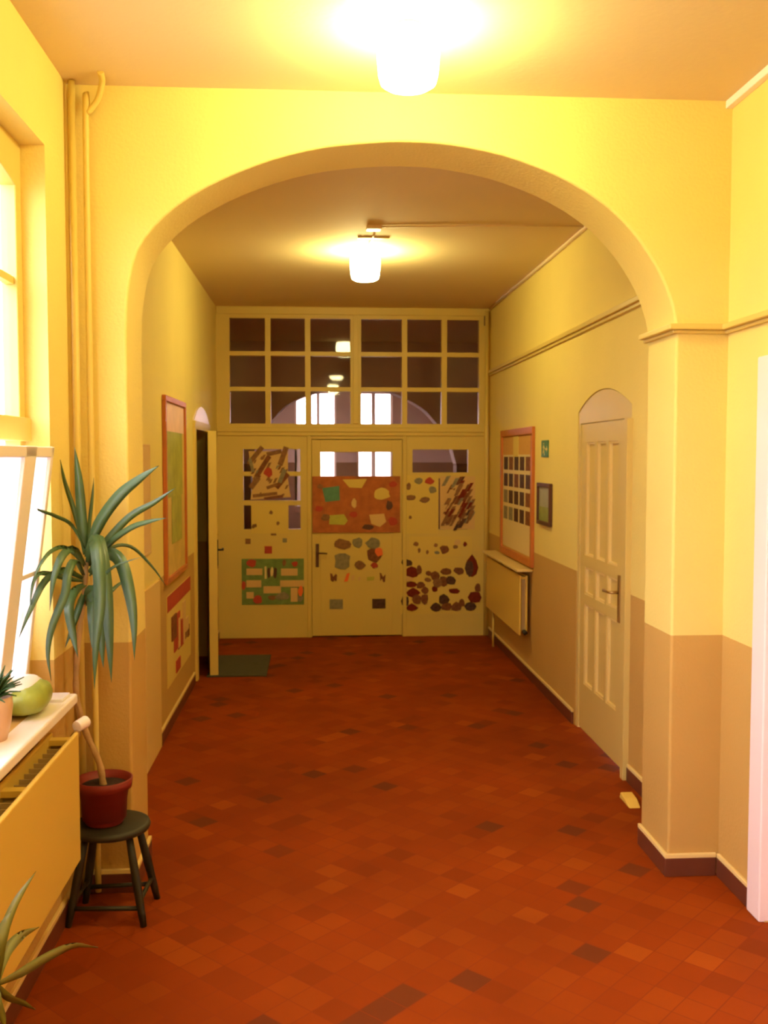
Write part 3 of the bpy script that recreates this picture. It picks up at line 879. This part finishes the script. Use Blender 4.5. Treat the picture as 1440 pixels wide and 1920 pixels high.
o = pthing('green_poster', 'green bordered poster with cream word labels low on the left bay', 'poster', 452, 1048, 570, 1133)
ppx(MB(), 453, 1048, 570, 1133, .0015, .005).build('sheet', M['green'], o)
for i, (a, b, c, d) in enumerate(((462, 1066, 492, 1078), (462, 1088, 490, 1101), (462, 1110, 476, 1122), (494, 1099, 527, 1112), (527, 1066, 558, 1079), (525, 1088, 570, 1100), (545, 1102, 558, 1128), (496, 1062, 500, 1085))):
    ppx(MB(), a, b, c, d, .005, .007).build('label_strip', M['tan'] if i != 7 else M['paper'], o)
for i, (u, v, a, b, mm) in enumerate(((472, 1056, 10, 7, 'red'), (504, 1074, 3, 11, 'dark'), (516, 1074, 4, 12, 'dark'), (510, 1072, 3, 9, 'paper'), (553, 1057, 6, 6, 'red'), (533, 1056, 4, 7, 'brownp'), (457, 1098, 4, 10, 'red'), (484, 1124, 9, 8, 'red'), (510, 1120, 9, 5, 'brownp'), (564, 1108, 5, 10, 'orange'), (563, 1122, 5, 6, 'greyp'), (530, 1118, 14, 8, 'greyp'))):
    ppoly(MB(), blob(u, v, a, b, rn), .005, .0072 + .0003 * i).build('picture', M[mm], o)

# door: board and pictures
o = pthing('pin_board', 'large reddish brown board with coloured cards on the partition door', 'board', 585, 893, 750, 998)
ppx(MB(), 585.5, 893, 750, 998, -.006, .012).build('board', M['redboard'], o, bevel=.003)
for i, (pts, mm) in enumerate((([(604, 915), (636, 911), (637, 938), (610, 941)], 'teal'), ([(642, 899), (688, 898), (678, 915), (655, 914)], 'cream_paper'), (blob(715, 926, 17, 13, rn, 12), 'cream_paper'),
                               ([(618, 966), (645, 964), (652, 976), (646, 984), (617, 983)], 'lime'), ([(692, 965), (720, 963), (724, 978), (712, 988), (696, 982)], 'tan'), (blob(664, 944, 5, 9, rn), 'tan'),
                               (blob(598, 954, 9, 6, rn), 'red'), (blob(730, 948, 7, 10, rn), 'dark'), (blob(690, 988, 12, 6, rn), 'dark'), (blob(610, 970, 8, 7, rn), 'brownp'), (blob(736, 978, 9, 9, rn), 'red'), (blob(662, 964, 8, 6, rn), 'red'), (blob(600, 912, 6, 5, rn), 'brownp'), (blob(736, 908, 8, 6, rn), 'red'))):
    ppoly(MB(), pts, .012, .0135 + .0003 * i).build('card', M[mm], o)
o = pthing('drawing_cluster', 'cluster of grey green and red drawings beneath the reddish board', 'drawings', 625, 1008, 718, 1072)
YD = .0
for i, (u, v, a, b, mm) in enumerate(((642, 1020, 16, 10, 'brownp'), (671, 1018, 10, 10, 'greyp'), (700, 1018, 14, 12, 'greyp'), (642, 1052, 17, 18, 'greyp'), (701, 1040, 16, 14, 'photo2'), (711, 1035, 8, 9, 'orange'), (675, 1060, 10, 9, 'brownp'), (702, 1060, 7, 6, 'red'))):
    ppoly(MB(), blob(u, v, a, b, rn, 10), -.0065, -.003 + .0005 * i).build('drawing', M[mm], o)
o = pthing('lettering', 'row of small cutout letters across the middle of the partition door', 'lettering', 618, 1074, 724, 1094)
for i, (pts, mm) in enumerate((([(619, 1075), (623, 1076), (625, 1082), (629, 1076), (632, 1078), (631, 1090), (627, 1088), (624, 1091), (620, 1088)], 'photo2'), ([(650, 1076), (656, 1074), (652, 1090), (645, 1091)], 'orange'), ([(659, 1080), (665, 1078), (664, 1087), (659, 1089)], 'tan'), ([(672, 1082), (677, 1081), (676, 1089), (671, 1089)], 'tan'), ([(688, 1082), (702, 1081), (701, 1088), (688, 1089)], 'lime'), ([(712, 1074), (715, 1075), (718, 1082), (723, 1077), (722, 1091), (719, 1092), (716, 1085), (713, 1090)], 'photo2'))):
    ppoly(MB(), pts, -.0065, -.003).build('letter', M[mm], o)
tag(ppx(MB(), 618, 1124, 643, 1142, -.0065, -.003).build('small_photo', M['greyp']), 'small grey brown photo low on the door, left one', 'photo', 'photos low on the partition door')
tag(ppx(MB(), 698, 1123, 723, 1141, -.0065, -.003).build('small_photo', M['photo']), 'small nearly black photo low on the door, right one', 'photo', 'photos low on the partition door')

# right bay
o = pthing('card_group', 'loose group of six small brown cards left of the mottled right collage', 'cards', 758, 893, 822, 942)
ppx(MB(), 754, 891, 822, 1000, .0015, .003).build('sheet', M['cream_paper'], o)
for i, (u, v, a, b, mm) in enumerate(((785, 902, 8, 6, 'greyp'), (805, 902, 9, 7, 'red'), (811, 918, 9, 7, 'greyp'), (766, 912, 5, 7, 'brownp'), (769, 933, 11, 6, 'brownp'), (796, 937, 10, 6, 'brownp'), (769, 970, 3, 4, 'brownp'))):
    ppoly(MB(), blob(u, v, a, b, rn), .003, .0045 + .0003 * i).build('card', M[mm], o)
o = pthing('mottled_collage', 'tall mottled collage of brown and red scraps on the right bay', 'collage', 825, 893, 890, 992)
ppx(MB(), 825, 893, 890, 992, .0015, .004).build('sheet', M['tan'], o)
for i in range(70):
    u = rn.uniform(830, 884); v = rn.uniform(899, 986)
    s = rn.uniform(5, 10); mm = rn.choice(['photo2', 'brownp', 'maroon', 'brownp', 'greyp', 'photo'] if v > 955 or u > 860 else ['brownp', 'tan', 'photo2', 'greyp'])
    ppoly(MB(), [(u - s * .8, v + s), (u - s * .1, v + s * .9), (u + s, v - s), (u + s * .2, v - s * .9)], .004, .005 + .00012 * i).build('scrap', M[mm], o)
o = pthing('picture_strip', 'thin row of tiny brown cutouts above the big right collage', 'cutouts', 772, 1012, 880, 1042)
ppx(MB(), 768, 1006, 884, 1044, .0015, .003).build('sheet', M['cream_paper'], o)
for i, (u, v, a, b, mm) in enumerate(((780, 1020, 5, 5, 'brownp'), (786, 1032, 3, 5, 'brownp'), (801, 1035, 3, 4, 'brownp'), (817, 1022, 4, 4, 'brownp'), (819, 1036, 5, 4, 'greyp'), (833, 1030, 9, 9, 'photo2'), (858, 1017, 7, 6, 'tan'), (854, 1025, 5, 4, 'brownp'), (872, 1020, 4, 5, 'maroon'))):
    ppoly(MB(), blob(u, v, a, b, rn), .003, .0045 + .0003 * i).build('cutout', M[mm], o)
o = pthing('cutout_collage', 'wide collage of many dark red photo cutouts low on the right bay', 'collage', 753, 1045, 902, 1147)
ppx(MB(), 750, 1046, 905, 1150, .0015, .003).build('sheet', M['cream_paper'], o)
cl = [(763, 1055, 10, 6, 'photo'), (771, 1073, 12, 10, 'maroon'), (786, 1068, 5, 9, 'photo2'), (804, 1075, 5, 4, 'photo2'), (816, 1080, 8, 9, 'photo2'), (802, 1087, 6, 4, 'brownp'),
      (837, 1072, 9, 6, 'photo2'), (860, 1070, 9, 6, 'photo2'), (832, 1090, 7, 9, 'photo2'), (845, 1088, 8, 8, 'photo'), (885, 1064, 12, 19, 'maroon'), (880, 1066, 7, 13, 'photo'), (770, 1096, 10, 5, 'maroon'),
      (788, 1097, 7, 6, 'photo2'), (774, 1111, 11, 7, 'maroon'), (797, 1107, 7, 6, 'photo2'), (815, 1104, 5, 5, 'maroon'), (850, 1108, 9, 5, 'maroon'), (896, 1102, 5, 7, 'photo2'), (760, 1127, 7, 9, 'photo'), (781, 1124, 8, 9, 'photo2'),
      (772, 1139, 9, 6, 'maroon'), (796, 1123, 6, 9, 'photo2'), (832, 1124, 10, 8, 'photo'), (817, 1139, 8, 7, 'photo'), (837, 1137, 9, 7, 'photo2'), (855, 1137, 9, 7, 'photo2'), (866, 1130, 5, 7, 'photo2'),
      (890, 1120, 12, 10, 'maroon'), (882, 1137, 9, 8, 'photo'), (806, 1140, 0.1, .1, 'photo'), (820, 1092, 8, 8, 'brownp'), (765, 1085, 8, 4, 'tan')]
for i, (u, v, a, b, mm) in enumerate(cl):
    if a < 1: continue
    ppoly(MB(), blob(u, v, a * 1.2, b * 1.2, rn, 8), .003, .0045 + .0003 * i).build('cutout', M[mm], o)

# ------------------------------------------------------------------ floor things
dm = MB().box(-0.86, -0.40, 7.62, 8.42, 0, 0.012)
tag(dm.build('door_mat', M['matt'], bevel=.004), 'dark green grey door mat before the doorway ajar on the left', 'mat')
ds = MB(); ds.prism([(4.60, 0), (4.76, 0), (4.74, .035), (4.66, .028)], 'x', 1.50, 1.56)
tag(ds.build('door_stop', M['rubber'], bevel=.006), 'small yellow wedge on the floor behind the right arch pier', 'door stop')

# stool
ST = Vector((-0.772, 3.665, 0))
so = thing('wooden_stool', 'low round dark wooden stool carrying the tall potted yucca', 'stool', ST)
MB().lathe([(0, .312), (.125, .312), (.140, .318), (.145, .330), (.141, .340), (.130, .344), (0, .344)], ST, 40).build('seat', M['stool'], so)
legs = []
for (fx, fy) in ((.138, -.125), (.15, .105), (-.135, -.11), (-.118, .085)):
    top = ST + Vector((fx * .58, fy * .58, .315)); bot = ST + Vector((fx, fy, 0))
    mid = top.lerp(bot, .5)
    legs.append((top, bot))
    MB().tube([top, top.lerp(bot, .3), mid, top.lerp(bot, .85), bot], [.013, .015, .0165, .014, .012], 12).build('leg', M['stool'], so)
def onleg(k, t): return legs[k][0].lerp(legs[k][1], t)
for a, b, t in ((0, 2, .80), (0, 1, .72), (1, 3, .80), (2, 3, .72)):
    MB().tube([onleg(a, t), onleg(b, t)], .0085, 10).build('rung', M['stool'], so)

# terracotta pot with yucca
PT = Vector((-0.795, 3.665, .3445))
po = thing('plant_pot', 'dark red terracotta pot on the round stool', 'pot', PT)
MB().lathe([(0, 0), (.066, 0), (.070, .004), (.090, .130), (.101, .132), (.105, .166), (.098, .168), (.094, .150), (.086, .148), (.080, .02), (0, .02)], PT, 40).build('shell', M['terracotta'], po)
MB().lathe([(0, .142), (.05, .146), (.087, .140), (.087, .136), (0, .136)], PT, 28).build('soil', M['soil'], po)
yo = thing('yucca', 'tall yucca with long drooping green leaves growing from the terracotta pot', 'plant', PT + Vector((0, 0, .142)))
base = PT + Vector((.0, 0, .12))
stem = [base, at(186, 1430, 3.66), at(160, 1370, 3.66), at(143, 1300, 3.65), at(146, 1215, 3.64), at(156, 1130, 3.64), at(163, 1050, 3.64)]
sp_ = spline(stem, 30)
MB().tube(sp_, [.013 - .004 * i / 30 + .0012 * math.sin(i * 2.1) for i in range(31)], 12).build('stem', M['cane'], yo)
leaves = [
    ([(160, 1040, 3.64), (154, 970, 3.63), (148, 900, 3.62), (140, 838, 3.62)], .036),
    ([(163, 1040, 3.66), (168, 980, 3.68), (173, 935, 3.70), (176, 896, 3.71)], .014),
    ([(163, 1045, 3.64), (185, 985, 3.62), (222, 932, 3.58), (262, 898, 3.55), (298, 873, 3.52)], .042),
    ([(168, 1060, 3.64), (200, 1015, 3.66), (245, 968, 3.68), (290, 942, 3.69), (330, 914, 3.69)], .028),
    ([(168, 1070, 3.64), (205, 1020, 3.60), (245, 990, 3.55), (280, 978, 3.50), (312, 971, 3.46)], .022),
    ([(160, 1030, 3.64), (135, 985, 3.58), (105, 968, 3.48), (75, 957, 3.38), (47, 945, 3.30)], .013),
    ([(158, 1030, 3.64), (140, 960, 3.66), (122, 905, 3.66), (113, 862, 3.65)], .018),
    ([(160, 1060, 3.64), (125, 1028, 3.55), (96, 1034, 3.45), (74, 1062, 3.38), (59, 1096, 3.33)], .016),
    ([(160, 1062, 3.64), (140, 1032, 3.52), (118, 1042, 3.42), (101, 1085, 3.36), (93, 1145, 3.32)], .030),
    ([(158, 1085, 3.64), (120, 1070, 3.52), (85, 1090, 3.40), (58, 1142, 3.30), (34, 1200, 3.25)], .026),
    ([(158, 1090, 3.64), (128, 1085, 3.52), (80, 1075, 3.42), (62, 1095, 3.34), (55, 1150, 3.30)], .018),
    ([(158, 1080, 3.64), (142, 1050, 3.50), (128, 1075, 3.42), (122, 1115, 3.38), (98, 1175, 3.34), (90, 1225, 3.33), (96, 1277, 3.33)], .030),
    ([(160, 1095, 3.64), (140, 1110, 3.55), (130, 1140, 3.48), (137, 1190, 3.45), (146, 1232, 3.44)], .036),
    ([(165, 1060, 3.64), (176, 1012, 3.55), (184, 1050, 3.47), (188, 1130, 3.42), (180, 1210, 3.40), (177, 1292, 3.40)], .044),
    ([(167, 1060, 3.64), (182, 1010, 3.60), (194, 1055, 3.54), (202, 1130, 3.50), (206, 1210, 3.48), (209, 1280, 3.48)], .046),
    ([(168, 1075, 3.64), (200, 1040, 3.60), (226, 1052, 3.56), (243, 1110, 3.52), (251, 1170, 3.50), (252, 1238, 3.50)], .046),
    ([(160, 1120, 3.64), (172, 1108, 3.58), (186, 1150, 3.54), (190, 1200, 3.52), (194, 1252, 3.52)], .044),
    ([(160, 1130, 3.64), (172, 1125, 3.56), (173, 1165, 3.50), (172, 1215, 3.48)], .036),
    ([(160, 1135, 3.64), (195, 1120, 3.66), (220, 1098, 3.70), (240, 1084, 3.73)], .016),
    ([(168, 1080, 3.64), (205, 1030, 3.70), (245, 1025, 3.76), (285, 1062, 3.80), (312, 1100, 3.82)], .013),
    ([(157, 1110, 3.64), (150, 1135, 3.60), (138, 1170, 3.57), (122, 1215, 3.56)], .026),
    ([(163, 1110, 3.64), (190, 1085, 3.56), (215, 1062, 3.48), (262, 1045, 3.42)], .012),
]
for i, (pts, wd) in enumerate(leaves):
    MB().blade([at(u, v, y) for u, v, y in pts], wd, n=20).build('leaf', M['leaf'], yo)

# foreground spear-leaved plant at the lower left edge
FP = Vector((-0.735, 2.20, 0))
fo = thing('spear_leaf_plant', 'small plant with pale spear leaves in front of the near radiator', 'plant', FP + Vector((0, 0, .27)))
fp = thing('floor_pot', 'beige pot on the floor holding the spear leaved plant', 'pot', FP)
MB().lathe([(0, 0), (.075, 0), (.10, .20), (.112, .21), (.112, .24), (.10, .24), (.09, .02), (0, .02)], FP, 36).build('shell', M['potb'], fp)
MB().lathe([(0, .222), (.096, .218), (.09, .212), (0, .212)], FP, 24).build('soil', M['soil'], fp)
MB().tube([FP + Vector((0, 0, .215)), FP + Vector((-.01, .02, .35)), at(-8, 1850, 2.24)], [.012, .010, .008]).build('stem', M['cane'], fo)
c0 = (-6, 1845, 2.24)
for pts, wd in (([c0, (5, 1760, 2.28), (28, 1695, 2.32), (68, 1633, 2.38)], .022),
                ([c0, (10, 1790, 2.30), (38, 1755, 2.36), (74, 1738, 2.42)], .026),
                ([c0, (40, 1822, 2.32), (95, 1790, 2.42), (140, 1772, 2.50), (184, 1777, 2.58)], .024),
                ([c0, (15, 1868, 2.26), (40, 1878, 2.30), (66, 1893, 2.33)], .020),
                ([c0, (-2, 1780, 2.22), (10, 1735, 2.24), (22, 1708, 2.26)], .030),
                ([c0, (-4, 1880, 2.20), (4, 1905, 2.20), (10, 1925, 2.2)], .022),
                ([c0, (-20, 1780, 2.18), (-30, 1730, 2.12)], .026), ([c0, (-20, 1860, 2.16), (-40, 1900, 2.05)], .026)):
    MB().blade([at(u, v, y) for u, v, y in pts], wd, n=16).build('leaf', M['leaf2'], fo)

# things on the window sill
sp0 = Vector((-0.965, 2.93, .87))
so_ = thing('sill_pot', 'beige ceramic pot with a bushy dark green plant on window sill', 'pot', sp0)
MB().lathe([(0, 0), (.05, 0), (.062, .05), (.068, .10), (.066, .128), (.060, .128), (.055, .02), (0, .02)], sp0, 32).build('shell', M['potb'], so_)
bp = thing('bushy_plant', 'bushy dark green plant growing from the beige sill pot', 'plant', sp0 + Vector((0, 0, .12)))
rq = random.Random(5)
fo_ = MB()
for i in range(90):
    a = rq.uniform(0, 2 * PI); e_ = rq.uniform(.1, 1.3); ln = rq.uniform(.05, .105)
    b0 = sp0 + Vector((math.cos(a) * .02, math.sin(a) * .02, .118))
    dd = Vector((math.cos(a) * math.cos(e_), math.sin(a) * math.cos(e_), math.sin(e_)))
    fo_.blade([b0, b0 + dd * ln * .5 + Vector((0, 0, .012)), b0 + dd * ln], .013, side=Vector((-math.sin(a), math.cos(a), 0)), n=5)
fo_.build('foliage', M['leafd'], bp)

def pillow(c, ax, ay, az, seed, n=18, lo=-1.0, hi=1.0):
    mb = MB(); vs = []; fs = []
    rows_ = 14
    for j in range(rows_ + 1):
        t = lo + (hi - lo) * j / rows_
        for k in range(n):
            a = 2 * PI * k / n
            rr_ = math.sqrt(max(0.0, 1 - abs(t) ** 2.6))
            x = math.copysign(abs(math.cos(a)) ** .7, math.cos(a)) * rr_; y = math.copysign(abs(math.sin(a)) ** .7, math.sin(a)) * rr_
            p = Vector((x * ax, y * ay, t * az))
            p *= 1 + .06 * noise.noise(p * 22 + Vector((seed, 0, 0)))
            vs.append(Vector(c) + p)
    for j in range(rows_):
        for k in range(n):
            fs.append((j * n + k, j * n + (k + 1) % n, (j + 1) * n + (k + 1) % n, (j + 1) * n + k))
    fs.append(tuple(range(n))[::-1]); fs.append(tuple(rows_ * n + k for k in range(n)))
    return mb.add(vs, fs, True)
bc = Vector((-0.942, 3.235, .87 + .052))
bo = thing('plastic_bag', 'slumped green and white plastic bag at the far end of the sill', 'bag', bc - Vector((0, 0, .052)))
pillow(bc, .068, .12, .052, 1).build('body', M['bagg'], bo)
pillow(bc + Vector((-.022, .012, .014)), .060, .11, .052, 3, lo=-.2, hi=1.0).build('white_top', M['bagw'], bo)
# sheet of paper on the sill end
sh = MB().box(-0.99, -0.865, 3.37, 3.47, .8705, .880)
tag(sh.build('sill_booklet', M['bagw'], bevel=.002), 'thin white booklet lying at the sill end past the bag', 'booklet')

# paper daffodil stuck to the tilted sash
fc = at(24, 1148, 3.33)
df = thing('paper_daffodil', 'yellow paper daffodil with orange middle stuck on the tilted window', 'decoration', fc)
pt = MB()
for k in range(6):
    a = 2 * PI * k / 6 + .3
    d1 = Vector((0, math.cos(a), math.sin(a))); s1 = Vector((0, -math.sin(a), math.cos(a)))
    q = [fc + d1 * .006, fc + d1 * .035 + s1 * .016, fc + d1 * .068, fc + d1 * .035 - s1 * .016]
    pt.add([v_ + Vector((.002, 0, 0)) for v_ in q] + [v_ - Vector((.001, 0, 0)) for v_ in q], [(0, 1, 2, 3), (7, 6, 5, 4), (0, 4, 5, 1), (1, 5, 6, 2), (2, 6, 7, 3), (3, 7, 4, 0)])
pt.build('petals', M['yellow'], df)
MB().tube([fc + Vector((.001, 0, .004)), fc + Vector((.012, 0, .004))], [.014, .02], 14).build('trumpet', M['orangep'], df)
lfp = at(14, 1210, 3.33)
MB().blade([fc - Vector((0, 0, .03)), lfp + Vector((0, 0, .02)), lfp - Vector((0, .05, .03))], .03, side=Vector((0, 1, .3)), n=8).build('paper_leaf', M['greenp'], df)
